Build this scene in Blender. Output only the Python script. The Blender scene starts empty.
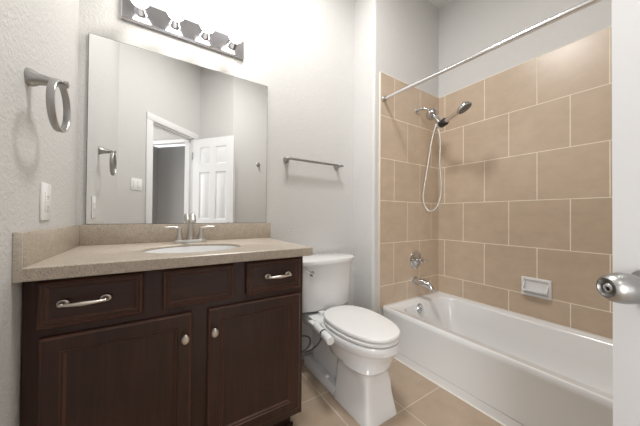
import bpy, bmesh, math
from math import sin, cos, pi, radians
from mathutils import Vector, Matrix

# ------------------------------------------------------------------ camera, world, lights, exposure
scene = bpy.context.scene
COL = scene.collection
F_PX, YAW, PITCH, ROLL, EYE = 248.69, 0.5705, 0.0099, 0.0083, 1.06
cd = bpy.data.cameras.new('camera')
cd.sensor_width = 36.0
cd.lens = F_PX / 640.0 * 36.0
cd.clip_start = 0.02
cam = bpy.data.objects.new('camera', cd)
COL.objects.link(cam)
fw = Vector((sin(YAW) * cos(PITCH), cos(YAW) * cos(PITCH), sin(PITCH)))
rt0 = Vector((cos(YAW), -sin(YAW), 0)); up0 = rt0.cross(fw)
rt = rt0 * cos(ROLL) + up0 * sin(ROLL)
up = -rt0 * sin(ROLL) + up0 * cos(ROLL)
cam.matrix_world = Matrix(((rt.x, up.x, -fw.x, 0), (rt.y, up.y, -fw.y, 0), (rt.z, up.z, -fw.z, EYE), (0, 0, 0, 1)))
scene.camera = cam

world = bpy.data.worlds.new('world'); scene.world = world
world.use_nodes = True
world.node_tree.nodes['Background'].inputs[0].default_value = (0.93, 0.96, 1.0, 1)
world.node_tree.nodes['Background'].inputs[1].default_value = 1.0

BULB_POWER = 8.0
def area_light(name, loc, size, power, col=(1, 1, 1), rot=(0, 0, 0)):
    l = bpy.data.lights.new(name, 'AREA'); l.shape = 'DISK'; l.size = size; l.energy = power; l.color = col
    o = bpy.data.objects.new(name, l); o.location = loc; o.rotation_euler = rot; COL.objects.link(o)
    return o
area_light('ceiling_fill', (0.62, 0.86, 3.03), 0.45, 17.5, (1.0, 0.99, 0.97))  # added overhead fill for the room, no fixture in view
area_light('hall_fill', (-0.75, -0.55, 2.95), 0.6, 4.0, (1.0, 0.985, 0.96))  # added soft fill under the hall ceiling, lamp itself unseen
hd = area_light('hall_front_fill', (-1.30, -1.42, 1.25), 0.9, 26.0, (1.0, 1.0, 1.0), (pi / 2, 0, -pi / 4)); hd.data.shape = 'RECTANGLE'; hd.data.size_y = 1.9  # added fill panel behind the camera, lights the room through the doorway

vs = scene.view_settings
vs.view_transform = 'Standard'; vs.look = 'None'; vs.gamma = 1.0; vs.use_curve_mapping = False
vs.exposure = 0.85

# ------------------------------------------------------------------ plan of the room (metres, floor z = 0, eye above the origin)
LX, VY, PY, WX, JX = -0.339, 1.619, 1.385, 2.216, 1.376
HY = -0.144                      # wall at the far end of the tub
CEIL = 3.05
RIM = 0.3536

# ------------------------------------------------------------------ materials
def new_mat(name):
    m = bpy.data.materials.new(name); m.use_nodes = True
    nt = m.node_tree
    return m, nt, nt.nodes['Principled BSDF']

def simple(name, col, rough=0.5, metal=0.0, coat=0.0, noise=0.0, nscale=30.0, bump=0.0, spec=0.5):
    m, nt, b = new_mat(name)
    b.inputs['Base Color'].default_value = (*col, 1)
    b.inputs['Roughness'].default_value = rough
    b.inputs['Metallic'].default_value = metal
    b.inputs['Coat Weight'].default_value = coat
    b.inputs['Coat Roughness'].default_value = 0.08
    b.inputs['Specular IOR Level'].default_value = spec
    tc = nt.nodes.new('ShaderNodeTexCoord')
    n = nt.nodes.new('ShaderNodeTexNoise'); n.inputs['Scale'].default_value = nscale; n.inputs['Detail'].default_value = 4
    nt.links.new(tc.outputs['Object'], n.inputs['Vector'])
    if noise > 0:
        mx = nt.nodes.new('ShaderNodeMix'); mx.data_type = 'RGBA'
        mx.inputs['A'].default_value = (*[c * (1 - noise) for c in col], 1)
        mx.inputs['B'].default_value = (*[min(1, c * (1 + noise)) for c in col], 1)
        nt.links.new(n.outputs['Fac'], mx.inputs['Factor'])
        nt.links.new(mx.outputs['Result'], b.inputs['Base Color'])
    if bump > 0:
        bp = nt.nodes.new('ShaderNodeBump'); bp.inputs['Strength'].default_value = bump; bp.inputs['Distance'].default_value = 0.002
        nt.links.new(n.outputs['Fac'], bp.inputs['Height']); nt.links.new(bp.outputs['Normal'], b.inputs['Normal'])
    return m

def wall_paint(name, col, strength):
    m, nt, b = new_mat(name)
    b.inputs['Base Color'].default_value = (*col, 1); b.inputs['Roughness'].default_value = 0.6
    tc = nt.nodes.new('ShaderNodeTexCoord')
    n = nt.nodes.new('ShaderNodeTexNoise'); n.inputs['Scale'].default_value = 84; n.inputs['Detail'].default_value = 3; n.inputs['Roughness'].default_value = 0.55
    v = nt.nodes.new('ShaderNodeTexNoise'); v.inputs['Scale'].default_value = 110; v.inputs['Detail'].default_value = 2
    r = nt.nodes.new('ShaderNodeValToRGB'); r.color_ramp.elements[0].position = 0.42; r.color_ramp.elements[1].position = 0.66
    a = nt.nodes.new('ShaderNodeMath'); a.operation = 'MULTIPLY_ADD'; a.inputs[1].default_value = 0.35
    bp = nt.nodes.new('ShaderNodeBump'); bp.inputs['Strength'].default_value = strength; bp.inputs['Distance'].default_value = 0.004
    L = nt.links
    L.new(tc.outputs['Object'], n.inputs['Vector']); L.new(tc.outputs['Object'], v.inputs['Vector'])
    L.new(n.outputs['Fac'], r.inputs['Fac']); L.new(v.outputs['Fac'], a.inputs[0]); L.new(r.outputs['Color'], a.inputs[2])
    L.new(a.outputs[0], bp.inputs['Height']); L.new(bp.outputs['Normal'], b.inputs['Normal'])
    return m

def tile_mat(name, ax_u, ou, ax_v, ov, bw, rh, offset, c1, c2, grout, rough, mort=0.0029):
    """running tile pattern in object space (objects built with their origin at the world origin)"""
    m, nt, b = new_mat(name); L = nt.links
    tc = nt.nodes.new('ShaderNodeTexCoord'); sx = nt.nodes.new('ShaderNodeSeparateXYZ'); cx = nt.nodes.new('ShaderNodeCombineXYZ')
    L.new(tc.outputs['Object'], sx.inputs[0])
    for i, (ax, off) in enumerate(((ax_u, ou), (ax_v, ov))):
        ad = nt.nodes.new('ShaderNodeMath'); ad.operation = 'ADD'; ad.inputs[1].default_value = off
        L.new(sx.outputs['XYZ'.index(ax)], ad.inputs[0]); L.new(ad.outputs[0], cx.inputs[i])
    br = nt.nodes.new('ShaderNodeTexBrick')
    br.offset = offset; br.offset_frequency = 2; br.squash = 1.0
    br.inputs['Scale'].default_value = 1.0; br.inputs['Mortar Size'].default_value = mort; br.inputs['Mortar Smooth'].default_value = 0.1
    br.inputs['Brick Width'].default_value = bw; br.inputs['Row Height'].default_value = rh; br.inputs['Bias'].default_value = 0.0
    br.inputs['Color1'].default_value = (*c1, 1); br.inputs['Color2'].default_value = (*c2, 1); br.inputs['Mortar'].default_value = (*grout, 1)
    L.new(cx.outputs[0], br.inputs['Vector'])
    n = nt.nodes.new('ShaderNodeTexNoise'); n.inputs['Scale'].default_value = 9; n.inputs['Detail'].default_value = 8; n.inputs['Roughness'].default_value = 0.62
    mp = nt.nodes.new('ShaderNodeMapping'); mp.inputs['Scale'].default_value = (1, 1, 1.5)
    L.new(tc.outputs['Object'], mp.inputs['Vector']); L.new(mp.outputs[0], n.inputs['Vector'])
    mr = nt.nodes.new('ShaderNodeMapRange'); mr.inputs['From Min'].default_value = 0.3; mr.inputs['From Max'].default_value = 0.7
    mr.inputs['To Min'].default_value = 0.93; mr.inputs['To Max'].default_value = 1.06
    L.new(n.outputs['Fac'], mr.inputs['Value'])
    mul = nt.nodes.new('ShaderNodeMix'); mul.data_type = 'RGBA'; mul.blend_type = 'MULTIPLY'; mul.inputs['Factor'].default_value = 1
    L.new(br.outputs['Color'], mul.inputs['A']); L.new(mr.outputs['Result'], mul.inputs['B'])
    L.new(mul.outputs['Result'], b.inputs['Base Color'])
    rr = nt.nodes.new('ShaderNodeMapRange'); rr.inputs['To Min'].default_value = rough; rr.inputs['To Max'].default_value = 0.85
    L.new(br.outputs['Fac'], rr.inputs['Value']); L.new(rr.outputs['Result'], b.inputs['Roughness'])
    inv = nt.nodes.new('ShaderNodeMath'); inv.operation = 'SUBTRACT'; inv.inputs[0].default_value = 1.0
    L.new(br.outputs['Fac'], inv.inputs[1])
    n2 = nt.nodes.new('ShaderNodeTexNoise'); n2.inputs['Scale'].default_value = 14
    L.new(tc.outputs['Object'], n2.inputs['Vector'])
    ad2 = nt.nodes.new('ShaderNodeMath'); ad2.operation = 'MULTIPLY_ADD'; ad2.inputs[1].default_value = 0.25
    L.new(n2.outputs['Fac'], ad2.inputs[0]); L.new(inv.outputs[0], ad2.inputs[2])
    bp = nt.nodes.new('ShaderNodeBump'); bp.inputs['Strength'].default_value = 0.35; bp.inputs['Distance'].default_value = 0.002
    L.new(ad2.outputs[0], bp.inputs['Height']); L.new(bp.outputs['Normal'], b.inputs['Normal'])
    return m

def speckle_mat(name, base, dark, light, rough):
    m, nt, b = new_mat(name); L = nt.links
    tc = nt.nodes.new('ShaderNodeTexCoord')
    n = nt.nodes.new('ShaderNodeTexNoise'); n.inputs['Scale'].default_value = 270; n.inputs['Detail'].default_value = 3
    r = nt.nodes.new('ShaderNodeValToRGB'); e = r.color_ramp.elements
    e[0].position = 0.33; e[0].color = (*dark, 1); e[1].position = 0.70; e[1].color = (*light, 1)
    for p in (0.44, 0.57):
        k = r.color_ramp.elements.new(p); k.color = (*base, 1)
    n2 = nt.nodes.new('ShaderNodeTexNoise'); n2.inputs['Scale'].default_value = 40; n2.inputs['Detail'].default_value = 4
    mr = nt.nodes.new('ShaderNodeMapRange'); mr.inputs['From Min'].default_value = .3; mr.inputs['From Max'].default_value = .7
    mr.inputs['To Min'].default_value = .92; mr.inputs['To Max'].default_value = 1.08
    mul = nt.nodes.new('ShaderNodeMix'); mul.data_type = 'RGBA'; mul.blend_type = 'MULTIPLY'; mul.inputs['Factor'].default_value = 1
    L.new(tc.outputs['Object'], n.inputs['Vector']); L.new(tc.outputs['Object'], n2.inputs['Vector']); L.new(n.outputs['Fac'], r.inputs['Fac'])
    L.new(n2.outputs['Fac'], mr.inputs['Value']); L.new(r.outputs['Color'], mul.inputs['A']); L.new(mr.outputs['Result'], mul.inputs['B'])
    L.new(mul.outputs['Result'], b.inputs['Base Color'])
    b.inputs['Roughness'].default_value = rough
    return m

def wood_mat(name, dark, light, rough=0.36, axis='Z'):
    m, nt, b = new_mat(name); L = nt.links
    tc = nt.nodes.new('ShaderNodeTexCoord'); mp = nt.nodes.new('ShaderNodeMapping')
    mp.inputs['Scale'].default_value = (40, 40, 2.2) if axis == 'Z' else (2.2, 40, 40)
    n = nt.nodes.new('ShaderNodeTexNoise'); n.inputs['Scale'].default_value = 1.6; n.inputs['Detail'].default_value = 6; n.inputs['Roughness'].default_value = 0.6
    n2 = nt.nodes.new('ShaderNodeTexNoise'); n2.inputs['Scale'].default_value = 5
    r = nt.nodes.new('ShaderNodeValToRGB'); e = r.color_ramp.elements
    e[0].position = 0.32; e[0].color = (*dark, 1); e[1].position = 0.72; e[1].color = (*light, 1)
    ad = nt.nodes.new('ShaderNodeMath'); ad.operation = 'MULTIPLY_ADD'; ad.inputs[1].default_value = 0.45
    sb = nt.nodes.new('ShaderNodeMath'); sb.operation = 'MULTIPLY'; sb.inputs[1].default_value = 0.7
    L.new(tc.outputs['Object'], mp.inputs['Vector']); L.new(mp.outputs[0], n.inputs['Vector']); L.new(tc.outputs['Object'], n2.inputs['Vector'])
    L.new(n2.outputs['Fac'], ad.inputs[0]); L.new(n.outputs['Fac'], sb.inputs[0]); L.new(sb.outputs[0], ad.inputs[2])
    L.new(ad.outputs[0], r.inputs['Fac']); L.new(r.outputs['Color'], b.inputs['Base Color'])
    bp = nt.nodes.new('ShaderNodeBump'); bp.inputs['Strength'].default_value = 0.06; bp.inputs['Distance'].default_value = 0.001
    L.new(n.outputs['Fac'], bp.inputs['Height']); L.new(bp.outputs['Normal'], b.inputs['Normal'])
    b.inputs['Roughness'].default_value = rough
    return m

def glow_mat(name, col, strength):
    m, nt, b = new_mat(name)
    b.inputs['Base Color'].default_value = (0.9, 0.9, 0.9, 1)
    b.inputs['Emission Color'].default_value = (*col, 1); b.inputs['Emission Strength'].default_value = strength
    return m

PAINT = (0.615, 0.605, 0.59)
M = dict(
    paint=wall_paint('grey_wall_paint', PAINT, 0.29),
    paint_smooth=wall_paint('grey_wall_paint_fine', PAINT, 0.18),
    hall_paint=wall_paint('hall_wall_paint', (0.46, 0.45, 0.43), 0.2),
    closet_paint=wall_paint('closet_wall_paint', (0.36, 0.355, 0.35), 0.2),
    ceiling=simple('ceiling_paint', (0.78, 0.78, 0.77), 0.8, bump=0.2, nscale=90),
    trim=simple('white_trim_paint', (0.76, 0.76, 0.765), 0.35, noise=0.01),
    tile_tub=tile_mat('beige_wall_tile_side', 'Y', -1.316 + .336 * 10, 'Z', -2.1857 + .335 * 8, .336, .335, .5, (.565, .445, .335), (.54, .425, .315), (.86, .78, .65), 0.30),
    tile_head=tile_mat('beige_wall_tile_head', 'X', -1.599 + .334 * 10, 'Z', -2.1857 + .335 * 8, .334, .335, .5, (.565, .445, .335), (.54, .425, .315), (.82, .73, .59), 0.30),
    tile_floor=tile_mat('beige_floor_tile', 'X', -.81 + .335 * 20, 'Y', -.905 + .335 * 20, .335, .335, 0.0, (.46, .355, .26), (.435, .335, .245), (.62, .54, .44), 0.36, 0.003),
    tile_trim=simple('cream_tile_edge', (.74, .68, .58), 0.4, noise=.03),
    grout=simple('pale_caulk', (.80, .76, .69), 0.6, noise=.03),
    stone=speckle_mat('speckled_beige_counter', (.46, .395, .325), (.27, .215, .165), (.64, .575, .50), 0.3),
    stone_edge=speckle_mat('speckled_pale_edge', (.55, .50, .43), (.42, .36, .29), (.66, .61, .54), 0.4),
    porcelain=simple('white_porcelain', (.80, .80, .80), 0.10, coat=0.4, noise=.005),
    acrylic=simple('white_tub_enamel', (.80, .80, .80), 0.16, coat=0.3, noise=.005),
    plastic=simple('white_plastic', (.84, .84, .83), 0.28, noise=.01),
    slot=simple('dark_slot', (.05, .05, .05), 0.6),
    chrome=simple('chrome', (.62, .63, .64), 0.10, 1.0, noise=.02),
    chrome_plate=simple('polished_chrome_plate', (.60, .60, .64), 0.12, 1.0, noise=.03),
    nickel=simple('brushed_nickel', (.60, .585, .56), 0.30, 1.0, noise=.04, nscale=80),
    nickel_dark=simple('satin_nickel_hardware', (.40, .395, .385), 0.32, 1.0, noise=.04, nscale=80),
    pewter=simple('warm_pewter', (.72, .67, .61), 0.30, 1.0, noise=.06, nscale=120),
    black=simple('black_plastic', (.015, .015, .016), 0.4, noise=.1),
    rubber=simple('dark_spray_face', (.14, .14, .15), 0.4, noise=.1, nscale=200),
    chrome_bright=simple('bright_chrome', (.82, .82, .83), 0.16, 1.0, noise=.02),
    hose=simple('dark_grey_water_hose', (.13, .13, .135), 0.4, 0.0, noise=.15, nscale=400),
    hose_white=simple('pale_metal_shower_hose', (.62, .61, .59), 0.3, 0.7, noise=.06, nscale=300),
    mirror=simple('mirror_silvering', (.90, .905, .90), 0.0, 1.0),
    glass_edge=simple('mirror_glass_edge', (.10, .13, .12), 0.2),
    wood=wood_mat('espresso_wood', (.022, .0085, .0062), (.054, .0215, .0150)),
    wood_h=wood_mat('espresso_wood_crossgrain', (.022, .0085, .0062), (.054, .0215, .0150), axis='X'),
    wood_edge=wood_mat('espresso_wood_rubbed_edge', (.055, .021, .012), (.105, .043, .026)),
    bulb=glow_mat('lit_globe_bulb', (1.0, .965, .91), BULB_POWER),
)

# ------------------------------------------------------------------ geometry helpers
def frame_for(axis):
    w = Vector(axis).normalized()
    a = Vector((0, 0, 1)) if abs(w.z) < 0.9 else Vector((1, 0, 0))
    u = a.cross(w).normalized(); v = w.cross(u)
    return u, v, w

class MB:
    def __init__(self): self.bm = bmesh.new(); self.mi = 0
    def _paint(self, faces):
        for f in faces: f.material_index = self.mi
    def box(self, x0, x1, y0, y1, z0, z1, bev=0.0, seg=2, mat=None):
        bm = self.bm; n0 = len(bm.faces)
        t = bmesh.new()
        bmesh.ops.create_cube(t, size=1.0)
        for v in t.verts:
            v.co = Vector(((x0 + x1) / 2 + v.co.x * (x1 - x0), (y0 + y1) / 2 + v.co.y * (y1 - y0), (z0 + z1) / 2 + v.co.z * (z1 - z0)))
        if bev: bmesh.ops.bevel(t, geom=t.edges[:], offset=bev, segments=seg, profile=0.5, affect='EDGES')
        if mat is not None: bmesh.ops.transform(t, matrix=mat, verts=t.verts[:])
        self._merge(t); return self
    def _merge(self, t):
        mp = {}
        for v in t.verts: mp[v] = self.bm.verts.new(v.co)
        for f in t.faces:
            try: nf = self.bm.faces.new([mp[v] for v in f.verts]); nf.material_index = self.mi
            except ValueError: pass
        t.free()
    def rings(self, loops, cap0=True, cap1=True, closed=True):
        """skin successive loops of equal length"""
        vs = [[self.bm.verts.new(p) for p in lp] for lp in loops]; n = len(loops[0])
        for a, b in zip(vs, vs[1:]):
            for i in range(n if closed else n - 1):
                j = (i + 1) % n
                f = self.bm.faces.new((a[i], a[j], b[j], b[i])); f.material_index = self.mi
        if cap0: self.bm.faces.new(list(reversed(vs[0]))).material_index = self.mi
        if cap1: self.bm.faces.new(vs[-1]).material_index = self.mi
        return self
    def lathe(self, prof, org, axis, seg=28, sx=1.0, sy=1.0, cap0=True, cap1=True):
        u, v, w = frame_for(axis); org = Vector(org)
        loops = [[org + w * h + u * (r * sx * cos(2 * pi * k / seg)) + v * (r * sy * sin(2 * pi * k / seg)) for k in range(seg)] for r, h in prof]
        return self.rings(loops, cap0, cap1)
    def tube(self, pts, rad, seg=12, sx=1.0, sy=1.0, ref=None):
        pts = [Vector(p) for p in pts]; n = len(pts)
        rads = rad if isinstance(rad, (list, tuple)) else [rad] * n
        loops = []; pu = None
        for i, p in enumerate(pts):
            d = (pts[min(i + 1, n - 1)] - pts[max(i - 1, 0)]).normalized()
            if pu is None:
                pu = Vector(ref) if ref else (Vector((0, 0, 1)) if abs(d.z) < 0.9 else Vector((1, 0, 0)))
            u = (pu - d * pu.dot(d)).normalized(); v = d.cross(u); pu = u
            loops.append([p + u * (rads[i] * sx * cos(2 * pi * k / seg)) + v * (rads[i] * sy * sin(2 * pi * k / seg)) for k in range(seg)])
        return self.rings(loops)
    def prism(self, poly, z0, z1, bev=0.0):
        t = bmesh.new()
        lo = [t.verts.new((x, y, z0)) for x, y in poly]; hi = [t.verts.new((x, y, z1)) for x, y in poly]; n = len(poly)
        for i in range(n): t.faces.new((lo[i], lo[(i + 1) % n], hi[(i + 1) % n], hi[i]))
        t.faces.new(list(reversed(lo))); t.faces.new(hi)
        bmesh.ops.recalc_face_normals(t, faces=t.faces[:])
        if bev: bmesh.ops.bevel(t, geom=t.edges[:], offset=bev, segments=2, profile=0.5, affect='EDGES')
        self._merge(t); return self
    def transform(self, mtx): bmesh.ops.transform(self.bm, matrix=mtx, verts=self.bm.verts[:]); return self

ORG = {}
def origin_of(o): return ORG.get(o.name, Vector((0, 0, 0)))

def obj(name, mb, mats, parent=None, smooth=35, at_origin=False, subsurf=0):
    bm = mb.bm
    bmesh.ops.recalc_face_normals(bm, faces=bm.faces[:])
    if at_origin: c = Vector((0, 0, 0))
    else:
        xs = [v.co for v in bm.verts]
        lo = Vector([min(p[i] for p in xs) for i in range(3)]); hi = Vector([max(p[i] for p in xs) for i in range(3)])
        c = (lo + hi) / 2
        if parent is None: c.z = lo.z
    for v in bm.verts: v.co -= c
    me = bpy.data.meshes.new(name); bm.to_mesh(me); bm.free()
    for m in (mats if isinstance(mats, (list, tuple)) else [mats]): me.materials.append(m)
    for p in me.polygons: p.use_smooth = True
    o = bpy.data.objects.new(name, me); COL.objects.link(o)
    try: me.set_sharp_from_angle(angle=radians(smooth))
    except Exception: pass
    if subsurf:
        s = o.modifiers.new('smooth', 'SUBSURF'); s.levels = subsurf; s.render_levels = subsurf
    if parent is not None:
        o.parent = parent; o.location = c - origin_of(parent)
    else: o.location = c
    ORG[o.name] = c
    return o

def thing(name, label, cat, loc, group=None):
    o = bpy.data.objects.new(name, None); COL.objects.link(o); o.location = loc; o.empty_display_size = 0.05
    ORG[o.name] = Vector(loc)
    return tag(o, label, cat, group)
def tag(o, label, cat, group=None):
    o['label'] = label; o['category'] = cat
    if group: o['group'] = group
    return o
def struct(name, mb, mats, parent=None, **k):
    o = obj(name, mb, mats, parent, at_origin=(parent is None), **k)
    if parent is None: o['kind'] = 'structure'
    return o
def copy_under(o, parent, offset):
    c = o.copy(); COL.objects.link(c); c.parent = parent; c.location = o.location + Vector(offset)
    ORG[c.name] = origin_of(o) + Vector(offset)
    return c

def oval(cx, cy, ax, ay, n=48, e=2.0, ay2=None):
    pts = []
    for k in range(n):
        t = 2 * pi * k / n; c, s = cos(t), sin(t)
        b = ay if s < 0 or ay2 is None else ay2
        pts.append((cx + ax * math.copysign(abs(c) ** (2 / e), c), cy + b * math.copysign(abs(s) ** (2 / e), s)))
    return pts
def rrect(x0, x1, y0, y1, r, n=6):
    pts = []
    rs = r if isinstance(r, (list, tuple)) else [r] * 4
    for (cx, cy, a0), q in zip(((x1 - rs[0], y1 - rs[0], 0), (x0 + rs[1], y1 - rs[1], 90), (x0 + rs[2], y0 + rs[2], 180), (x1 - rs[3], y0 + rs[3], 270)), rs):
        for k in range(n + 1):
            a = radians(a0 + 90 * k / n); pts.append((cx + q * cos(a), cy + q * sin(a)))
    return pts
def lift(poly, z): return [Vector((x, y, z)) for x, y in poly]
def smooth_path(pts, n=8):
    P = [Vector(p) for p in pts]; P = [2 * P[0] - P[1]] + P + [2 * P[-1] - P[-2]]; out = []
    for i in range(1, len(P) - 2):
        a, b, c, d = P[i - 1:i + 3]
        for k in range(n):
            t = k / n
            out.append(0.5 * ((2 * b) + (c - a) * t + (2 * a - 5 * b + 4 * c - d) * t * t + (3 * b - a - 3 * c + d) * t ** 3))
    out.append(P[-2]); return out

# ------------------------------------------------------------------ setting
def seg_wall(mb, a, b, z0, z1, th=0.1, ext=0.0):
    """wall box whose room face runs a -> b, room on the left of a->b"""
    a = Vector(a); b = Vector(b); d = (b - a).normalized(); n = Vector((d.y, -d.x))
    a2 = a - d * ext; b2 = b + d * ext
    mb.prism([tuple(a2), tuple(b2), tuple(b2 + n * th), tuple(a2 + n * th)], z0, z1)
    return mb

struct('floor', MB().box(-2.6, 2.4, -3.2, 1.8, -0.06, 0.0), M['tile_floor'])
struct('ceiling', MB().box(-2.6, 2.4, -3.2, 1.8, CEIL, CEIL + 0.06), M['ceiling'])
struct('wall_back', MB().box(LX - .1, JX + .05, VY, VY + .1, 0, CEIL), M['paint'])
DW_A = Vector((LX, 0.28)); DD = Vector((.70711, -.70711)); DN = Vector((-.70711, -.70711))   # doorway wall: along, and outwards
def dw(t, off=0.0): p = DW_A + DD * t + DN * off; return (p.x, p.y)
CORNER = dw(1.10); ANGLE_END = (0.79, HY)
struct('wall_left', seg_wall(MB(), (LX, VY), (LX, 0.28), 0, CEIL), M['paint'])
# plumbing wall with its rounded outside corner
r = 0.022; arc = [(JX + r - r * sin(radians(90 - a)), PY + r - r * cos(radians(90 - a))) for a in range(0, 91, 15)]
arc = [(JX + r - r * cos(radians(a)), PY + r - r * sin(radians(a))) for a in range(0, 91, 15)]
struct('wall_head', MB().prism([(JX, VY + .1)] + arc + [(WX + .1, PY), (WX + .1, VY + .1)], 0, CEIL), M['paint_smooth'], smooth=50)
struct('wall_tub', MB().box(WX + .008, WX + .108, HY - .1, PY, 0, CEIL), M['paint_smooth'])
struct('wall_foot', seg_wall(MB(), ANGLE_END, (WX + .1, HY), 0, CEIL), M['paint_smooth'])
struct('wall_angled', seg_wall(MB(), CORNER, ANGLE_END, 0, CEIL, .08), M['paint_smooth'])
O0, O1, OH = 0.355, 0.985, 2.055            # door opening along the wall, its height
mb = MB()
for t0, t1, z0, z1 in ((-.02, O0, 0, CEIL), (O1, 1.10, 0, CEIL), (O0, O1, OH, CEIL)):
    seg_wall(mb, dw(t0), dw(t1), z0, z1, .115)
# (room lies on the left when walking from the right end to the left end, so flip the offset)
mb.bm.free(); mb = MB()
for t0, t1, z0, z1 in ((-.02, O0, 0, CEIL), (O1, 1.10, 0, CEIL), (O0, O1, OH, CEIL)):
    mb.prism([dw(t0), dw(t1), dw(t1, .115), dw(t0, .115)], z0, z1)
struct('wall_doorway', mb, M['paint_smooth'])
# hall beyond the doorway
mb = MB()
def hall(k, off=0.0):                       # along the wall x - y = .98 going away from the room
    p = Vector((.3775, -.6025)) + DN * k + Vector((.70711, -.70711)) * off
    return (p.x, p.y)
mb.prism([hall(-.05), hall(.10), hall(.10, .1), hall(-.05, .1)], 0, CEIL)
mb.prism([hall(.10), hall(1.50), hall(1.50, .1), hall(.10, .1)], 2.075, CEIL)
mb.prism([hall(1.50), hall(2.6), hall(2.6, .1), hall(1.50, .1)], 0, CEIL)
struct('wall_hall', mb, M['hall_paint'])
mb = MB(); mb.prism([hall(.0, .9), hall(1.6, .9), hall(1.6, .97), hall(.0, .97)], 0, 2.3)
mb.prism([hall(.02, .1), hall(.1, .1), hall(.1, .9), hall(.02, .9)], 0, 2.3); mb.prism([hall(1.5, .1), hall(1.58, .1), hall(1.58, .9), hall(1.5, .9)], 0, 2.3)
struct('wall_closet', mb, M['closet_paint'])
mb = MB(); mb.prism([hall(.04, -.015), hall(1.56, -.015), hall(1.56, .012), hall(.04, .012)], 2.06, 2.105)
mb.prism([hall(.04, -.015), hall(.1, -.015), hall(.1, .012), hall(.04, .012)], 0, 2.0595); mb.prism([hall(1.5, -.015), hall(1.56, -.015), hall(1.56, .012), hall(1.5, .012)], 0, 2.06)
struct('trim_3', mb, M['trim'])
pa = Vector(dw(-.02, .115)); pb = pa + DN * 2.6
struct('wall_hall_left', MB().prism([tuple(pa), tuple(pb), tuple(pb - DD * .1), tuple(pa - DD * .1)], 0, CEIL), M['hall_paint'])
# doorway lining and casing
mb = MB(); J = 0.018
mb.prism([dw(O0, -.001), dw(O0 + J, -.001), dw(O0 + J, .116), dw(O0, .116)], 0, OH)
mb.prism([dw(O1 - J, -.001), dw(O1, -.001), dw(O1, .116), dw(O1 - J, .116)], 0, OH)
mb.prism([dw(O0, -.001), dw(O1, -.001), dw(O1, .116), dw(O0, .116)], OH - J, OH)
for a, b in ((O0 + J, O0 + J + .012), (O1 - J - .012, O1 - J)):
    mb.prism([dw(a, .045), dw(b, .045), dw(b, .08), dw(a, .08)], 0, OH - J)
mb.prism([dw(O0 + J, .045), dw(O1 - J, .045), dw(O1 - J, .08), dw(O0 + J, .08)], OH - J - .012, OH - J)
struct('trim_1', mb, M['trim'])
mb = MB(); cw = .068
for off in (-.016, .115):
    for a, b, z0, z1 in ((O0 - cw, O0 + .006, 0, OH - .006), (O1 - .006, O1 + cw, 0, OH - .006), (O0 - cw, O1 + cw, OH - .006, OH + cw)):
        mb.prism([dw(a, off), dw(b, off), dw(b, off + .016), dw(a, off + .016)], z0, z1, .004)
struct('trim_2', mb, M['trim'])
# baseboards
def base(name, polys):
    mb = MB()
    for p in polys: mb.prism(p, 0, .085, .004)
    struct(name, mb, M['trim'])
base('baseboard_back', [[(.60, VY), (JX, VY), (JX, VY - .014), (.60, VY - .014)]])
base('baseboard_head', [[(JX, VY - .014), (JX, PY), (JX - .012, PY), (JX - .012, VY - .014)]])
base('baseboard_left', [[(LX, 1.0), (LX, .29), (LX + .013, .30), (LX + .013, 1.0)]])
base('baseboard_doorway', [[dw(.02), dw(O0 - cw), dw(O0 - cw, -.013), dw(.02, -.013)]])
base('baseboard_foot', [[(.80, HY), (1.46, HY), (1.46, HY + .013), (.80, HY + .013)]])

# tiled surround of the tub (tile slabs on the walls) with its cream edge
struct('wall_tub_tile', MB().box(WX, WX + .012, HY + .001, PY - .001, RIM - .01, 2.1857, .0), M['tile_tub'])
struct('wall_head_tile', MB().box(1.442, WX + .006, PY - .008, PY + .002, RIM - .01, 2.1857), M['tile_head'])
struct('wall_foot_tile', MB().box(1.442, WX + .006, HY - .002, HY + .008, RIM - .01, 2.1857), M['tile_head'])
struct('trim_4', MB().box(1.431, 1.443, PY - .0085, PY + .001, 0, 2.188, .002), M['tile_trim'])
struct('trim_5', MB().box(WX - .0012, WX + .009, HY + .01, PY - .008, 2.185, 2.1895).box(1.443, WX - .001, PY - .0092, PY, 2.185, 2.1895), M['grout'])
struct('trim_6', MB().box(1.4755, 1.486, HY + .01, PY - .008, 0, .006, .002), M['grout'])
struct('trim_7', MB().box(WX - .003, WX + .002, HY + .01, PY - .008, RIM - .002, RIM + .003).box(1.478, WX - .002, PY - .011, PY - .007, RIM - .002, RIM + .003), M['grout'])

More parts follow.
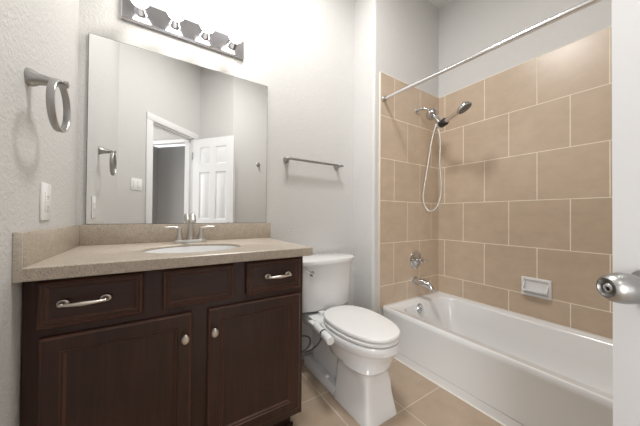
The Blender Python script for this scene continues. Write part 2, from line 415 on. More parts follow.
# ------------------------------------------------------------------ the open door (door_1)
HINGE = Vector((*dw(O1 - J - .002, -.004), 0)); FREE = Vector((.74, .10, 0))
ddir = (FREE - HINGE).normalized(); DLEN = (FREE - HINGE).length
dnrm = Vector((-ddir.y, ddir.x, 0))                       # face looking into the room
DM = Matrix(((ddir.x, -dnrm.x, 0, HINGE.x), (ddir.y, -dnrm.y, 0, HINGE.y), (0, 0, 1, 0), (0, 0, 0, 1)))   # local x along, local y = away from the room side
def door_face(mb, y, sgn):
    """one six-panel face in the plane y, recesses going along +sgn*y"""
    W, H = DLEN, 2.03; z00 = .012
    st, mu = .105, .085
    xs = [0, st, (W - mu) / 2, (W + mu) / 2, W - st, W]
    zs = [z00, .24, .82, 1.00, 1.60, 1.70, 1.92, H]
    vs = {}
    def V(x, z, d=0.0):
        k = (round(x, 4), round(z, 4), round(d, 4))
        if k not in vs: vs[k] = mb.bm.verts.new((x, y + sgn * d, z))
        return vs[k]
    for i in range(5):
        for j in range(7):
            x0, x1, z0, z1 = xs[i], xs[i + 1], zs[j], zs[j + 1]
            if i in (1, 3) and j in (1, 3, 5):
                prev = (0, 0.0)
                for ins, d in ((.010, .008), (.026, .008), (.040, .003)):
                    pi_, pd = prev
                    a = [V(x0 + pi_, z0 + pi_, pd), V(x1 - pi_, z0 + pi_, pd), V(x1 - pi_, z1 - pi_, pd), V(x0 + pi_, z1 - pi_, pd)]
                    b = [V(x0 + ins, z0 + ins, d), V(x1 - ins, z0 + ins, d), V(x1 - ins, z1 - ins, d), V(x0 + ins, z1 - ins, d)]
                    for k in range(4): mb.bm.faces.new((a[k], a[(k + 1) % 4], b[(k + 1) % 4], b[k]))
                    prev = (ins, d)
                mb.bm.faces.new(b)
            else: mb.bm.faces.new((V(x0, z0), V(x1, z0), V(x1, z1), V(x0, z1)))
    return xs, zs
mb = MB(); door_face(mb, 0.0, 1); door_face(mb, .035, -1)
for pts in (((0, 0, .012), (0, .035, .012), (0, .035, 2.03), (0, 0, 2.03)), ((DLEN, 0, .012), (DLEN, .035, .012), (DLEN, .035, 2.03), (DLEN, 0, 2.03)),
            ((0, 0, 2.03), (DLEN, 0, 2.03), (DLEN, .035, 2.03), (0, .035, 2.03)), ((0, 0, .012), (DLEN, 0, .012), (DLEN, .035, .012), (0, .035, .012))):
    mb.bm.faces.new([mb.bm.verts.new(p) for p in pts])
bmesh.ops.remove_doubles(mb.bm, verts=mb.bm.verts[:], dist=1e-5)
mb.transform(DM)
door = struct('door_1', mb, M['trim'], smooth=20)
door['label'] = 'white six panel bathroom door standing open at the right edge'
KX, KZ = DLEN - .062, .94
for side in (0, 1):
    y0, s = (0.0, -1) if side == 0 else (.035, 1)
    mb = MB().lathe([(.0335, 0), (.0335, .004), (.030, .009), (.018, .012), (.0125, .014), (.012, .022), (.0135, .025)], (KX, y0, KZ), (0, s, 0), 36)
    mb.transform(DM); ro = obj('rosette', mb, M['nickel_dark'], door)
    mb = MB().lathe([(.0135, .022), (.019, .026), (.0235, .034), (.0255, .043), (.0262, .051), (.0255, .059), (.0235, .067), (.0200, .0735), (.0165, .0765), (.0150, .0765), (.0135, .072), (.0125, .070)], (KX, y0 - s * .006, KZ), (0, s, 0), 40)
    mb.transform(DM); kn = obj('knob', mb, M['nickel_dark'], ro)
    mb = MB().lathe([(.0075, .0705), (.0075, .0735), (.0055, .0750), (.003, .0755)], (KX, y0 - s * .006, KZ), (0, s, 0), 20)
    mb.transform(DM); obj('privacy_button', mb, M['chrome'], ro)
for z in (.22, 1.02, 1.82):
    mb = MB().lathe([(.006, -.045), (.006, .045)], (-.004, -.004, z), (0, 0, 1), 12).transform(DM); obj('hinge', mb, M['nickel_dark'], door)

# ------------------------------------------------------------------ vanity cabinet
CF = 1.079                      # face frame plane
FRY = 1.060                     # front of the overlay doors and drawers
CX0, CX1 = LX + .004, .594
CTOP = .868
van = thing('vanity_cabinet', 'dark espresso wood bathroom vanity with two doors under the beige counter', 'vanity cabinet', ((CX0 + CX1) / 2, 1.34, 0))
mb = MB().box(CX0, CX1, CF, CF + .02, .098, CTOP, .0015)
mb.box(CX1 - .018, CX1, CF + .02, VY - .003, .098, CTOP, .001).box(CX0, CX0 + .018, CF + .02, VY - .003, .098, CTOP).box(CX0 + .018, CX1 - .018, CF + .02, VY - .003, .098, .116).box(CX0 + .018, CX1 - .018, VY - .012, VY - .003, .116, CTOP)
obj('body', mb, M['wood'], van)
mb = MB().box(CX0, CX1 - .030, 1.142, 1.160, 0, .098).box(CX1 - .048, CX1 - .030, 1.160, VY - .003, 0, .098).box(CX0, CX0 + .018, 1.16, VY - .003, 0, .098)
mb.box(CX0, CX1 - .018, 1.132, 1.142, 0, .018, .003)
obj('toe_kick', mb, M['wood'], van)

def panel_front(x0, x1, z0, z1, fr, mats, name, parent):
    """overlay front: rubbed outer edge, flat frame, stepped inner bead, recessed panel"""
    prof = [(0, CF - .001), (0, FRY + .007), (.003, FRY + .003), (.008, FRY), (fr, FRY), (fr + .003, FRY + .004), (fr + .008, FRY + .004), (fr + .014, FRY + .010), (fr + .017, FRY + .010)]
    mid = [0, 1, 1, 0, 1, 0, 1, 0]
    mb = MB(); loops = [[mb.bm.verts.new(p) for p in ((x0 + i, y, z0 + i), (x1 - i, y, z0 + i), (x1 - i, y, z1 - i), (x0 + i, y, z1 - i))] for i, y in prof]
    for k, (a, b) in enumerate(zip(loops, loops[1:])):
        for q in range(4):
            f = mb.bm.faces.new((a[q], a[(q + 1) % 4], b[(q + 1) % 4], b[q])); f.material_index = mid[k]
    mb.bm.faces.new(loops[-1]); mb.bm.faces.new(list(reversed(loops[0])))
    return obj(name, mb, mats, parent, smooth=10)

def pull(parent, cx, cz, hw=.058):
    p = MB()
    for s in (-1, 1):
        p.lathe([(.011, 0), (.0105, .003), (.0075, .005), (.005, .010), (.0045, .022), (.0055, .026), (.003, .029)], (cx + s * hw, FRY, cz), (0, -1, 0), 20, 1.35, 1.0)
    pts = []; rad = []
    for k in range(21):
        t = -1 + k / 10; pts.append((cx + t * hw, FRY - .026 - .007 * (1 - t * t), cz)); rad.append(.0035 + .0038 * (1 - abs(t)) ** 0.8)
    p.tube(pts, rad, 12)
    return obj('pull', p, M['pewter'], parent)
WM = [M['wood'], M['wood_edge']]; WH = [M['wood_h'], M['wood_edge']]
d = panel_front(-.304, -.047, .714, .856, .011, WH, 'drawer', van); pull(d, -.196, .786, .050)
d2 = panel_front(.313, .574, .714, .856, .011, WH, 'drawer', van)
pull(d2, .456, .786, .049)
panel_front(.010, .262, .714, .856, .011, WH, 'false_drawer_front', van)
dl = panel_front(-.298, .107, .135, .688, .046, WM, 'door', van)
dr = panel_front(.163, .574, .135, .688, .046, WM, 'door', van)
for dd_, kx in ((dl, .083), (dr, .184)):
    mb = MB().lathe([(.008, 0), (.0065, .004), (.0055, .012), (.009, .017), (.0145, .021), (.0155, .025), (.0135, .029), (.008, .0315), (.002, .032)], (kx, FRY, .600), (0, -1, 0), 24, 0.86, 1.12)
    obj('knob', mb, M['pewter'], dd_)

# ------------------------------------------------------------------ countertop with sink cut-out, splashes
TOPZ, CFR, CR = .9073, 1.024, .617
SX, SY, SA, SB = .137, 1.285, .205, .160
ct = thing('countertop', 'speckled beige vanity countertop with matching backsplash below the mirror', 'countertop', ((LX + CR) / 2, 1.32, CTOP))
mb = MB(); n = 64
inn = oval(SX, SY, SA, SB, n)
x0, x1, y0, y1 = LX + .001, CR, CFR, VY - .001
out = []
for (px, py) in inn:                                   # matching points on the slab outline
    dx, dy = px - SX, py - SY
    tx = ((x1 if dx > 0 else x0) - SX) / dx if abs(dx) > 1e-9 else 1e9
    ty = ((y1 if dy > 0 else y0) - SY) / dy if abs(dy) > 1e-9 else 1e9
    t = min(tx, ty); out.append([SX + dx * t, SY + dy * t])
for cxy in ((x0, y0), (x1, y0), (x0, y1), (x1, y1)):   # snap the nearest ones onto the corners
    k = min(range(n), key=lambda i: (out[i][0] - cxy[0]) ** 2 + (out[i][1] - cxy[1]) ** 2); out[k] = list(cxy)
inner2 = oval(SX, SY, SA + .004, SB + .004, n)
def sh(pts, q):
    return [(min(max(x, x0 + q), x1 - q), min(max(y, y0 + q), y1 - q)) for x, y in pts]
mb.rings([lift(inn, CTOP), lift(inn, TOPZ - .003), lift(inner2, TOPZ), lift(sh(out, .003), TOPZ), lift(out, TOPZ - .003), lift(out, CTOP + .002), lift(sh(out, .002), CTOP), lift(inn, CTOP)], False, False)
bmesh.ops.remove_doubles(mb.bm, verts=mb.bm.verts[:], dist=1e-6)
obj('slab', mb, M['stone'], ct, smooth=40)
obj('backsplash', MB().box(LX + .0205, .630, VY - .0215, VY - .001, TOPZ, 1.0065, .0015), M['stone'], ct)
obj('side_splash', MB().box(LX + .001, LX + .0205, CFR + .004, VY - .001, TOPZ, 1.0065, .0015), M['stone'], ct)
obj('splash_end', MB().box(LX + .0005, LX + .0195, CFR - .001, CFR + .004, CTOP + .001, 1.0065, .0008), M['stone_edge'], ct)['label'] = 'pale front end of the side splash'  # end strip in a paler speckle than the splash

sink = thing('sink', 'white oval undermount bathroom sink set in the beige counter', 'sink', (SX, SY, .74))
mb = MB(); prof = [(1.06, TOPZ - .041), (1.06, TOPZ - .030), (1.0, TOPZ - .012), (.985, TOPZ - .012), (.97, TOPZ - .03), (.93, TOPZ - .07), (.80, TOPZ - .115), (.55, TOPZ - .140), (.25, TOPZ - .148), (.10, TOPZ - .150)]
mb.rings([lift(oval(SX, SY, (SA - .002) * s if s <= 1 else SA - .0005, (SB - .002) * s if s <= 1 else SB - .0005, n), z) for s, z in prof[2:]] , False, True)
obj('basin', mb, M['porcelain'], sink)
obj('drain', MB().lathe([(.022, 0), (.022, .003), (.017, .005), (.004, .006)], (SX, SY, TOPZ - .150), (0, 0, 1), 24), M['nickel'], sink)

# faucet
FX, FY = .139, 1.515
fa = thing('faucet', 'brushed nickel two handle faucet behind the white oval sink', 'faucet', (FX, FY, TOPZ))
mb = MB(); b0 = [(x, y) for x, y in oval(FX, FY, .078, .026, 40, 3.2)]
mb.rings([lift(b0, TOPZ), lift(b0, TOPZ + .010), lift(oval(FX, FY, .073, .022, 40, 3.0), TOPZ + .017), lift(oval(FX, FY, .060, .014, 40, 2.6), TOPZ + .0185)])
obj('base', mb, M['nickel'], fa)
mb = MB()
mb.tube(smooth_path([(FX, FY, TOPZ + .015), (FX, FY - .002, TOPZ + .06), (FX, FY - .008, TOPZ + .105), (FX, FY - .026, TOPZ + .138), (FX, FY - .055, TOPZ + .148), (FX, FY - .085, TOPZ + .135)], 6),
        [.0215 - .010 * min(1, k / 15) + (.0045 * max(0, (k - 18) / 12)) for k in range(31)], 20)
obj('spout', mb, M['nickel'], fa)
ax = Vector((0, -.55, -.83)).normalized()
mb = MB().lathe([(.0145, -.012), (.0155, .004), (.0162, .020), (.0158, .026), (.0145, .030), (.0115, .030), (.0105, .026)], (FX, FY - .088, TOPZ + .136), ax, 24)
obj('aerator', mb, M['nickel'], fa)
for s in (-1, 1):
    hx = FX + s * .052
    mb = MB().lathe([(.0190, 0), (.0180, .010), (.0140, .030), (.0115, .050), (.0110, .062), (.009, .068), (.004, .070)], (hx, FY, TOPZ + .015), (0, 0, 1), 24)
    mb.tube(smooth_path([(hx, FY, TOPZ + .072), (hx + s * .012, FY - .001, TOPZ + .082), (hx + s * .032, FY - .004, TOPZ + .086), (hx + s * .066, FY - .010, TOPZ + .085)], 6), [.0125 - .0065 * k / 18 for k in range(19)], 14, .6, 1.15)
    obj('handle', mb, M['nickel'], fa)

# ------------------------------------------------------------------ mirror, light bar, things on the vanity wall
mx0, mx1, mz0, mz1 = -.3017, .6015, 1.0072, 1.9335
mb = MB(); mb.mi = 1
def mq(i, y): return [Vector((mx0 + i, y, mz0 + i)), Vector((mx1 - i, y, mz0 + i)), Vector((mx1 - i, y, mz1 - i)), Vector((mx0 + i, y, mz1 - i))]
mb.rings([mq(0, VY - .001), mq(0, VY - .0105), mq(.0022, VY - .0115)], True, False)
mb.mi = 0; mb.bm.faces.new([mb.bm.verts.new(p) for p in mq(.0022, VY - .0115)]).material_index = 0
mir = obj('wall_mirror', mb, [M['mirror'], M['glass_edge']], smooth=5)
tag(mir, 'large frameless square mirror on the wall above the backsplash', 'mirror')

PZ0, PZ1, PX0, PX1 = 2.055, 2.168, -.181, .438
lamp = thing('vanity_light', 'chrome vanity light bar with four lit globe bulbs above the mirror', 'wall light', ((PX0 + PX1) / 2, VY, PZ0))
mb = MB(); zc = (PZ0 + PZ1) / 2
prof = [(0, VY - .001), (0, VY - .022), (.006, VY - .030), (.012, VY - .030)]
mb.rings([[Vector(p) for p in ((PX0 + i, y, PZ0 + i), (PX1 - i, y, PZ0 + i), (PX1 - i, y, PZ1 - i), (PX0 + i, y, PZ1 - i))] for i, y in prof])
obj('backplate', mb, M['chrome_plate'], lamp, smooth=20)
sock = bul = None
for k in range(4):
    bx = -.098 + .1523 * k
    if sock is None:
        sock = obj('socket', MB().lathe([(.029, 0), (.027, .010), (.0215, .022), (.019, .050), (.017, .052)], (bx, VY - .030, zc), (0, -1, 0), 28), M['chrome_plate'], lamp)
        R = .041; pr = [(.0155, .050)]
        for a in range(24, 181, 12): pr.append((max(R * sin(radians(a)), .0006), .100 - R * cos(radians(a))))
        bul = obj('bulb', MB().lathe(pr, (bx, VY - .030, zc), (0, -1, 0), 32), M['bulb'], lamp, smooth=80)
    else:
        off = (.1523 * k, 0, 0); copy_under(sock, lamp, off); copy_under(bul, lamp, off)

tb = thing('towel_bar', 'brushed metal towel bar on the grey wall above the toilet', 'towel bar', (.97, VY, 1.44))
for x in (.748, 1.189):
    mb = MB().lathe([(.023, 0), (.023, .004), (.019, .010), (.012, .030), (.0105, .050), (.0115, .066), (.008, .070)], (x, VY, 1.452), (0, -1, 0), 24)
    obj('post', mb, M['nickel_dark'], tb)
mb = MB().tube([(x, 1.559, 1.452) for x in (.716, .72, .728, .74, 1.195, 1.207, 1.215, 1.219)], [.003, .006, .0082, .0088, .0088, .0082, .006, .003], 16)
obj('bar', mb, M['nickel_dark'], tb)

# ------------------------------------------------------------------ things on the left wall
tr = thing('towel_ring', 'brushed metal towel ring on the left wall beside the mirror', 'towel ring', (LX, 1.098, 1.30))
mb = MB().lathe([(.026, 0), (.0265, .004), (.025, .010), (.0175, .024), (.0125, .050), (.0100, .076), (.0115, .082), (.010, .087), (.004, .089)], (LX, 1.098, 1.468), (1, 0, 0), 28)
obj('post', mb, M['nickel_dark'], tr)
mb = MB(); RY, RZ, rc = 1.070, 1.391, .075; loops = []
for k in range(56):
    a = 2 * pi * k / 56; d_ = Vector((0, sin(a), cos(a))); c = Vector((LX + .071, RY, RZ)) + d_ * rc
    # ring hangs a little tilted from its post
    loops.append([c + Vector((.0088 * ux, 0, 0)) + d_ * (.0036 * ur) for ux, ur in ((-1, -.6), (-.8, -1), (.8, -1), (1, -.6), (1, .6), (.8, 1), (-.8, 1), (-1, .6))])
mb.rings(loops + [loops[0]], False, False); bmesh.ops.remove_doubles(mb.bm, verts=mb.bm.verts[:], dist=1e-6)
mb.transform(Matrix.Translation((LX + .071, 1.098, 1.466)) @ Matrix.Rotation(radians(-10), 4, 'X') @ Matrix.Translation((-(LX + .071), -1.070, -1.466)))
obj('ring', mb, M['nickel_dark'], tr, smooth=50)

ou = thing('wall_outlet', 'white electrical outlet plate on the left wall above the side splash', 'outlet', (LX, 1.241, 1.035))
obj('cover_plate', MB().box(LX, LX + .006, 1.200, 1.282, 1.036, 1.164, .0025), M['plastic'], ou)
ins = obj('receptacle', MB().box(LX + .004, LX + .0085, 1.224, 1.258, 1.066, 1.134, .0012), M['plastic'], ou)
mb = MB()
for z in (1.083, 1.117):
    for y in (1.235, 1.247): mb.box(LX + .0080, LX + .0089, y - .001, y + .001, z - .004, z + .004)
    mb.lathe([(.0022, 0), (.0022, .0009)], (LX + .0080, 1.241, z - .0085), (1, 0, 0), 12)
obj('slots', mb, M['slot'], ins)
obj('reset_button', MB().box(LX + .008, LX + .0096, 1.233, 1.249, 1.097, 1.103, .0006), M['plastic'], ins)

# ------------------------------------------------------------------ things seen only in the mirror
sw_m = Matrix(((DD.x, -DN.x, 0, dw(.19)[0]), (DD.y, -DN.y, 0, dw(.19)[1]), (0, 0, 1, 1.355), (0, 0, 0, 1)))   # local x along wall, y into room
sw = thing('light_switch', 'white double light switch on the wall beside the doorway, seen in the mirror', 'light switch', (*dw(.19), 1.355))
obj('cover_plate', MB().box(-.058, .058, 0, .006, -.058, .058, .0025).transform(sw_m), M['plastic'], sw)
for x in (-.023, .023):
    obj('rocker', MB().box(x - .016, x + .016, .005, .010, -.033, .033, .0015).transform(sw_m), M['plastic'], sw)
hk = thing('robe_hook', 'small brushed metal robe hook on the far wall, seen in the mirror', 'hook', (1.13, HY, 1.75))
obj('plate', MB().lathe([(.030, 0), (.028, .006), (.018, .011)], (1.13, HY, 1.757), (0, 1, 0), 24), M['nickel_dark'], hk)
obj('prong', MB().tube(smooth_path([(1.13, HY + .006, 1.757), (1.13, HY + .03, 1.752), (1.13, HY + .045, 1.735), (1.13, HY + .055, 1.745), (1.13, HY + .058, 1.758)], 5), [.011] * 12 + [.0105] * 8 + [.008], 12), M['nickel_dark'], hk)

# ------------------------------------------------------------------ toilet
TX = .968
to = thing('toilet', 'white two piece toilet with closed lid between the vanity and the tub', 'toilet', (TX, 1.2, 0))
mb = MB(); N = 56
def egg(z, hw, yf, yb, e=2.2, cy=None, cx=TX):
    if z < .245 and e > 3.5: cx = TX + .010; hw += .003
    if z > .30: hw *= .958
    if z > .27: yf += .024; cx = TX + .019
    if z > .30: z += .011
    if e == 6: e = 11
    cy = yf + (yb - yf) * .58 if cy is None else cy
    return lift(oval(cx, cy, hw, cy - yf, N, e, yb - cy), z)
secs = [egg(0, .112, .902, 1.20, 6, 1.06), egg(.012, .112, .902, 1.20, 6, 1.06), egg(.05, .104, .910, 1.20, 6, 1.06), egg(.11, .094, .922, 1.20, 6, 1.06), egg(.18, .089, .930, 1.20, 6, 1.06),
        egg(.222, .090, .932, 1.21, 5, 1.06), egg(.243, .104, .922, 1.23, 3.6, 1.06), egg(.262, .124, .900, 1.28, 2.9, 1.08), egg(.285, .145, .878, 1.34, 2.5, 1.10), egg(.310, .162, .858, 1.39, 2.3, 1.12), egg(.332, .174, .842, 1.40, 2.2, 1.14), egg(.345, .180, .835, 1.40, 2.2, 1.14),
        egg(.349, .184, .829, 1.40, 2.2, 1.14), egg(.385, .186, .826, 1.40, 2.2, 1.14), egg(.391, .183, .829, 1.40, 2.2, 1.14), egg(.393, .174, .838, 1.39, 2.2, 1.14)]
mb.rings(secs)
# rear deck that carries the tank and the trapway behind the pedestal
mb.rings([lift(rrect(TX - .105, TX + .105, 1.30, 1.575, .04), z) for z in (.30, .335)] + [lift(rrect(TX - .155, TX + .155, 1.28, 1.585, .05), z) for z in (.365, .405)] + [lift(rrect(TX - .150, TX + .150, 1.285, 1.58, .05), .410)])
mb.rings([lift(rrect(TX - .048, TX + .048, 1.18, 1.54, .04), z) for z in (.0, .12, .22)] + [lift(rrect(TX - .085, TX + .085, 1.22, 1.56, .05), .31)])
bowl = obj('bowl', mb, M['porcelain'], to, smooth=50)
mb = MB().rings([lift(rrect(TX - .098, TX + .098, 1.17, 1.56, .012), 0), lift(rrect(TX - .098, TX + .098, 1.17, 1.56, .012), .050), lift(rrect(TX - .092, TX + .092, 1.176, 1.554, .012), .058), lift(rrect(TX - .060, TX + .060, 1.18, 1.54, .012), .062)])
obj('foot', mb, M['porcelain'], to, smooth=40)
for s in (-1, 1):
    obj('bolt_cap', MB().lathe([(.015, 0), (.0145, .006), (.010, .012), (.003, .014)], (TX + s * .080, 1.285, .058), (0, 0, 1), 20), M['plastic'], to)
# tank: tapered, bowed front
def tank_loop(z, x0, x1, yb, yc, bow, rad=.03):
    x1 += .012 if z < .736 else -.004; m = 18
    pts2 = []
    for k in range(m + 1):
        t = -1 + 2 * k / m; x = TX + t * (x1 - x0) / 2
        y = yc - bow * (1 - t * t)
        if abs(t) > .86: y += (abs(t) - .86) / .14 * rad * .6
        pts2.append((x, y))
    return [Vector((x, y, z)) for x, y in [(x1, yb), (x0, yb)] + pts2]
mb = MB().rings([tank_loop(.427, .775, 1.168, 1.582, 1.428, .040), tank_loop(.432, .765, 1.176, 1.590, 1.420, .044), tank_loop(.445, .760, 1.180, 1.593, 1.415, .046), tank_loop(.60, .755, 1.183, 1.596, 1.412, .046), tank_loop(.7355, .750, 1.186, 1.598, 1.408, .048)])
obj('tank', mb, M['porcelain'], to, smooth=40)
mb = MB().rings([tank_loop(.737, .744, 1.192, 1.602, 1.402, .048), tank_loop(.740, .731, 1.204, 1.605, 1.389, .051), tank_loop(.761, .729, 1.206, 1.606, 1.387, .051), tank_loop(.769, .733, 1.202, 1.603, 1.392, .051), tank_loop(.772, .750, 1.186, 1.592, 1.410, .049)])
obj('tank_lid', mb, M['porcelain'], to, smooth=40)
mb = MB().lathe([(.019, 0), (.019, .006), (.013, .012), (.009, .022)], (.832, 1.385, .682), (0, -1, 0), 20)
mb.tube(smooth_path([(.832, 1.364, .682), (.815, 1.360, .690), (.795, 1.358, .700), (.765, 1.352, .722)], 4), [.006] * 6 + [.0055] * 7, 12)
obj('flush_lever', mb, M['chrome'], to)
mb = MB().rings([egg(.392, .150, .862, 1.335, 2.25), egg(.3995, .152, .858, 1.335, 2.25), egg(.4005, .176, .828, 1.34, 2.25), egg(.412, .178, .825, 1.34, 2.25), egg(.416, .172, .831, 1.338, 2.25), egg(.417, .155, .85, 1.32, 2.25)])
obj('seat', mb, M['plastic'], to, smooth=50)
mb = MB().rings([egg(.415, .145, .860, 1.335, 2.25), egg(.4225, .150, .855, 1.335, 2.25), egg(.424, .171, .826, 1.348, 2.3), egg(.434, .174, .823, 1.350, 2.3), egg(.441, .170, .827, 1.347, 2.3), egg(.4445, .150, .85, 1.33, 2.25), egg(.4455, .08, .95, 1.24, 2.1)])
obj('lid', mb, M['plastic'], to, smooth=50)
for s in (-1, 1):
    obj('lid_hinge', MB().box(TX + s * .075 - .022, TX + s * .075 + .022, 1.335, 1.372, .408, .438, .006), M['plastic'], to)

# bidet attachment on the left of the seat
bd = thing('bidet_attachment', 'white plastic bidet attachment with dial sticking out left of the toilet seat', 'bidet attachment', (.80, 1.26, .398))
obj('mounting_plate', MB().box(TX - .165, TX + .150, 1.30, 1.385, .4105, .4165, .002).box(.772, .84, 1.265, 1.335, .396, .412, .005), M['plastic'], bd)
mb = MB().tube(smooth_path([(.862, 1.284, .402), (.826, 1.284, .402), (.800, 1.270, .402), (.786, 1.240, .401), (.776, 1.160, .400)], 5), [.0205] * 10 + [.0205] * 11, 18)
obj('arm', mb, M['plastic'], bd)
obj('collar', MB().lathe([(.0225, 0), (.0225, .012)], (.777, 1.166, .400), (-.15, -1, 0), 24), M['black'], bd)
obj('dial', MB().lathe([(.021, 0), (.0225, .004), (.0225, .080), (.021, .084), (.016, .085)], (.775, 1.157, .400), (-.15, -1, -.02), 28), M['plastic'], bd)
sh_ = thing('supply_hose', 'thin grey water hose curling behind the vanity to the bidet attachment', 'hose', (.72, 1.4, .05))
mb = MB().tube(smooth_path([(.782, 1.180, .381), (.785, 1.215, .33), (.800, 1.28, .27), (.800, 1.36, .205), (.760, 1.44, .165), (.70, 1.50, .17), (.655, 1.55, .20), (.65, 1.604, .20)], 8), .0052, 10)
mb.tube(smooth_path([(.70, 1.50, .17), (.76, 1.47, .155), (.825, 1.45, .165), (.858, 1.45, .195), (.855, 1.45, .235), (.815, 1.46, .255), (.76, 1.47, .25), (.735, 1.48, .28), (.75, 1.49, .33), (.785, 1.50, .37), (.79, 1.50, .432)], 8), .0052, 10)
obj('line', mb, M['hose'], sh_)
obj('shutoff_valve', MB().lathe([(.012, 0), (.012, .01), (.008, .012), (.008, .03), (.012, .032), (.012, .05)], (.65, VY, .20), (0, -1, 0), 16).lathe([(.022, 0), (.022, .003)], (.65, VY, .20), (0, -1, 0), 20), M['chrome'], sh_)

# ------------------------------------------------------------------ bathtub
tub = thing('bathtub', 'white alcove bathtub along the beige tiled wall', 'bathtub', (1.85, .6, 0))
TX0, TX1, TY0, TY1 = 1.4725, WX - .001, HY + .009, PY - .009
nn = 10
def outer(z, q=0.0, dx=0.0): return lift(rrect(TX0 + q + dx, TX1 - q, TY0 + q, TY1 - q, .004, nn), z)
def inner(z, a, b, c, d_, rr): return lift(rrect(TX0 + a, TX1 - b, TY0 + c, TY1 - d_, rr, nn), z)
mb = MB()
loops = [outer(0, 0, .011), outer(.055, 0, .011), outer(.058, 0, .016), outer(.062, 0, .009), outer(RIM - .045, 0, .003), outer(RIM - .034, 0, 0), outer(RIM - .008), outer(RIM - .002, .003), outer(RIM, .008),
         inner(RIM, .016, .014, .02, .02, .02), inner(RIM - .004, .022, .019, .03, .028, .02),
         inner(RIM - .005, .062, .048, .10, .080, [.12, .12, .14, .14]), inner(RIM - .009, .070, .055, .108, .088, [.12, .12, .14, .14]), inner(RIM - .024, .077, .062, .12, .095, [.12, .12, .14, .14]),
         inner(.20, .094, .078, .22, .122, [.11, .11, .14, .14]), inner(.10, .125, .112, .34, .180, [.10, .10, .13, .13]), inner(.070, .150, .135, .38, .205, [.09, .09, .12, .12]), inner(.062, .20, .19, .45, .25, [.07, .07, .1, .1])]
mb.rings(loops)
obj('shell', mb, M['acrylic'], tub, smooth=38)
n_of = Vector((0, -1, .16)).normalized()
mb = MB().lathe([(.040, -.004), (.040, .004), (.036, .009), (.022, .011), (.006, .011)], (1.795, PY - .009 - .104, .306), n_of, 32)
ov = obj('overflow_plate', mb, M['chrome'], tub)
obj('lever', MB().box(-.004, .004, -.004, .004, -.016, .016, .002).transform(Matrix.Translation((1.795, PY - .127, .308))), M['chrome'], ov)
obj('drain', MB().lathe([(.035, 0), (.034, .004), (.02, .006)], (1.83, 1.04, .0625), (0, 0, 1), 24), M['chrome'], tub)

sp = thing('tub_spout', 'chrome tub spout on the tiled wall above the bathtub drain end', 'tub spout', (1.872, PY, .48))
mb = MB().tube(smooth_path([(1.872, PY - .008, .500), (1.872, PY - .05, .500), (1.876, PY - .105, .497), (1.880, PY - .140, .486), (1.882, PY - .157, .466), (1.882, PY - .160, .448)], 6), [.031] * 8 + [.030 - .0004 * k for k in range(23)], 24)
obj('body', mb, M['chrome'], sp)
obj('diverter_knob', MB().lathe([(.004, 0), (.004, .014), (.008, .018), (.008, .024), (.004, .027)], (1.879, PY - .132, .514), (0, -.25, 1), 16), M['chrome'], sp)
obj('escutcheon', MB().lathe([(.039, 0), (.038, .006), (.032, .010)], (1.872, PY - .008, .500), (0, -1, 0), 28), M['chrome'], sp)

va = thing('shower_valve', 'round chrome shower valve with lever on the tile above the spout', 'shower valve', (1.880, PY, .68))
obj('escutcheon', MB().lathe([(.080, 0), (.079, .005), (.066, .012), (.058, .013), (.052, .010), (.042, .014), (.036, .020), (.024, .024), (.022, .044), (.018, .046)], (1.880, PY - .008, .682), (0, -1, 0), 40), M['chrome'], va)
mb = MB().lathe([(.017, .040), (.024, .046), (.026, .056), (.024, .066), (.014, .072), (.004, .073)], (1.880, PY - .008, .682), (0, -1, 0), 28)
mb.tube(smooth_path([(1.885, PY - .062, .684), (1.905, PY - .070, .682), (1.935, PY - .080, .676), (1.958, PY - .086, .670)], 5), [.011, .0105, .010, .0095, .009, .0085, .008, .0078, .0076, .0076, .008, .0085, .009, .009, .0085, .005], 14)
obj('lever', mb, M['chrome'], va)

# ------------------------------------------------------------------ hand shower
A0 = Vector((1.888, PY - .008, 1.985))
JN = Vector((1.909, 1.160, 1.806)); HD = Vector((1.826, .938, 1.838))
shw = thing('hand_shower', 'chrome hand shower on its arm with a long looping hose on the tile', 'shower', (1.90, PY, 1.98))
mb = MB().lathe([(.028, 0), (.026, .007), (.014, .011)], A0, (0, -1, 0), 24)
mb.tube(smooth_path([A0, A0 + Vector((.006, -.045, .006)), A0 + Vector((.020, -.085, -.008)), (1.925, 1.268, 1.945)], 6), .0105, 16)
obj('arm', mb, M['chrome'], shw)
bd0 = Vector((1.925, 1.268, 1.945)); dv = (JN - bd0).normalized()
obj('diverter', MB().lathe([(.014, -.020), (.030, -.012), (.046, .006), (.052, .028), (.049, .044), (.036, .054), (.024, .058)], bd0, dv, 28), M['chrome'], shw)
obj('bracket_stem', MB().lathe([(.019, .050), (.024, .062), (.0245, .085), (.021, .105), (.023, .150), (.025, .168), (.019, .184)], bd0, dv, 24), M['chrome'], shw)
hv = (HD - JN).normalized(); h0 = JN - hv * .028 + Vector((0, 0, .004))
obj('cradle', MB().lathe([(.026, .016), (.030, .022), (.030, .072), (.026, .078)], h0, hv, 24), M['black'], shw)
mb = MB().lathe([(.014, -.022), (.019, -.006), (.020, .020), (.0190, .060), (.0175, .10), (.0170, .15), (.0185, .19), (.022, .215), (.014, .235)], h0, hv, 24)
hs = obj('handset', mb, M['chrome_bright'], shw)
fn = Vector((.16, -.50, -.85)).normalized()
obj('spray_head', MB().lathe([(.016, -.034), (.034, -.028), (.050, -.014), (.054, -.002), (.053, .004), (.047, .007)], HD, fn, 36), M['chrome'], hs)
obj('spray_face', MB().lathe([(.047, .0068), (.044, .0085), (.020, .0085), (.018, .0110), (.004, .0110)], HD, fn, 36), M['rubber'], hs)
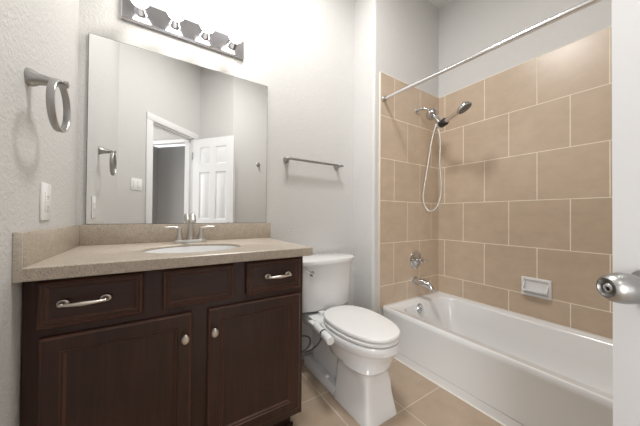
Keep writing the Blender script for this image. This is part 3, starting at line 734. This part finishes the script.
hose_pts = [tuple(bd0 + dv * .135 + Vector((-.004, .022, -.014))), (1.908, 1.245, 1.70), (1.914, 1.285, 1.50), (1.905, 1.315, 1.30), (1.885, 1.308, 1.20), (1.880, 1.275, 1.125), (1.885, 1.235, 1.103), (1.900, 1.195, 1.135),
            (1.918, 1.175, 1.22), (1.928, 1.175, 1.34), (1.920, 1.183, 1.52), (1.921, 1.178, 1.68), tuple(h0 - hv * .020)]
obj('hose', MB().tube(smooth_path(hose_pts, 10), .0062, 12), M['hose_white'], shw)

rod = thing('shower_rod', 'straight chrome shower curtain rod across the top of the tub opening', 'curtain rod', (1.473, .6, 1.96))
ra, rb = Vector((1.473, PY - .008, 1.983)), Vector((1.473, HY + .008, 1.930))
obj('pole', MB().tube([ra, rb], .0125, 20), M['chrome_bright'], rod)
for p, s in ((ra, -1), (rb, 1)):
    obj('end_cap', MB().lathe([(.021, 0), (.021, .006), (.016, .012), (.0145, .028)], p, (0, s, 0), 24), M['nickel_dark'], rod)

# soap dish on the long tiled wall
sd = thing('soap_dish', 'white ceramic soap dish set into the beige tile above the tub', 'soap dish', (WX, .647, .505))
mb = MB(); y0s, y1s, z0s, z1s = .565, .730, .505, .634
def sl(x, i, zi0=None): return [Vector((x, y0s + i, z0s + (i if zi0 is None else zi0))), Vector((x, y1s - i, z0s + (i if zi0 is None else zi0))), Vector((x, y1s - i, z1s - i)), Vector((x, y0s + i, z1s - i))]
mb.rings([sl(WX, 0), sl(WX - .010, 0), sl(WX - .014, .005), sl(WX - .014, .016), sl(WX - .004, .022)])
obj('back', mb, M['porcelain'], sd, smooth=30)
mb = MB()
tray = [(WX - .012, .532), (WX - .030, .534), (WX - .052, .545), (WX - .056, .552), (WX - .052, .556), (WX - .030, .546), (WX - .012, .544)]
mb.rings([[Vector((x, y, z)) for x, z in tray] for y in (y0s + .020, y1s - .020)])
for y in (y0s + .014, y1s - .020):
    mb.rings([[Vector((x, yy, z)) for x, z in ((WX - .012, .530), (WX - .034, .534), (WX - .055, .548), (WX - .056, .556), (WX - .040, .566), (WX - .012, .60))] for yy in (y, y + .006)])
obj('tray', mb, M['porcelain'], sd, smooth=40)
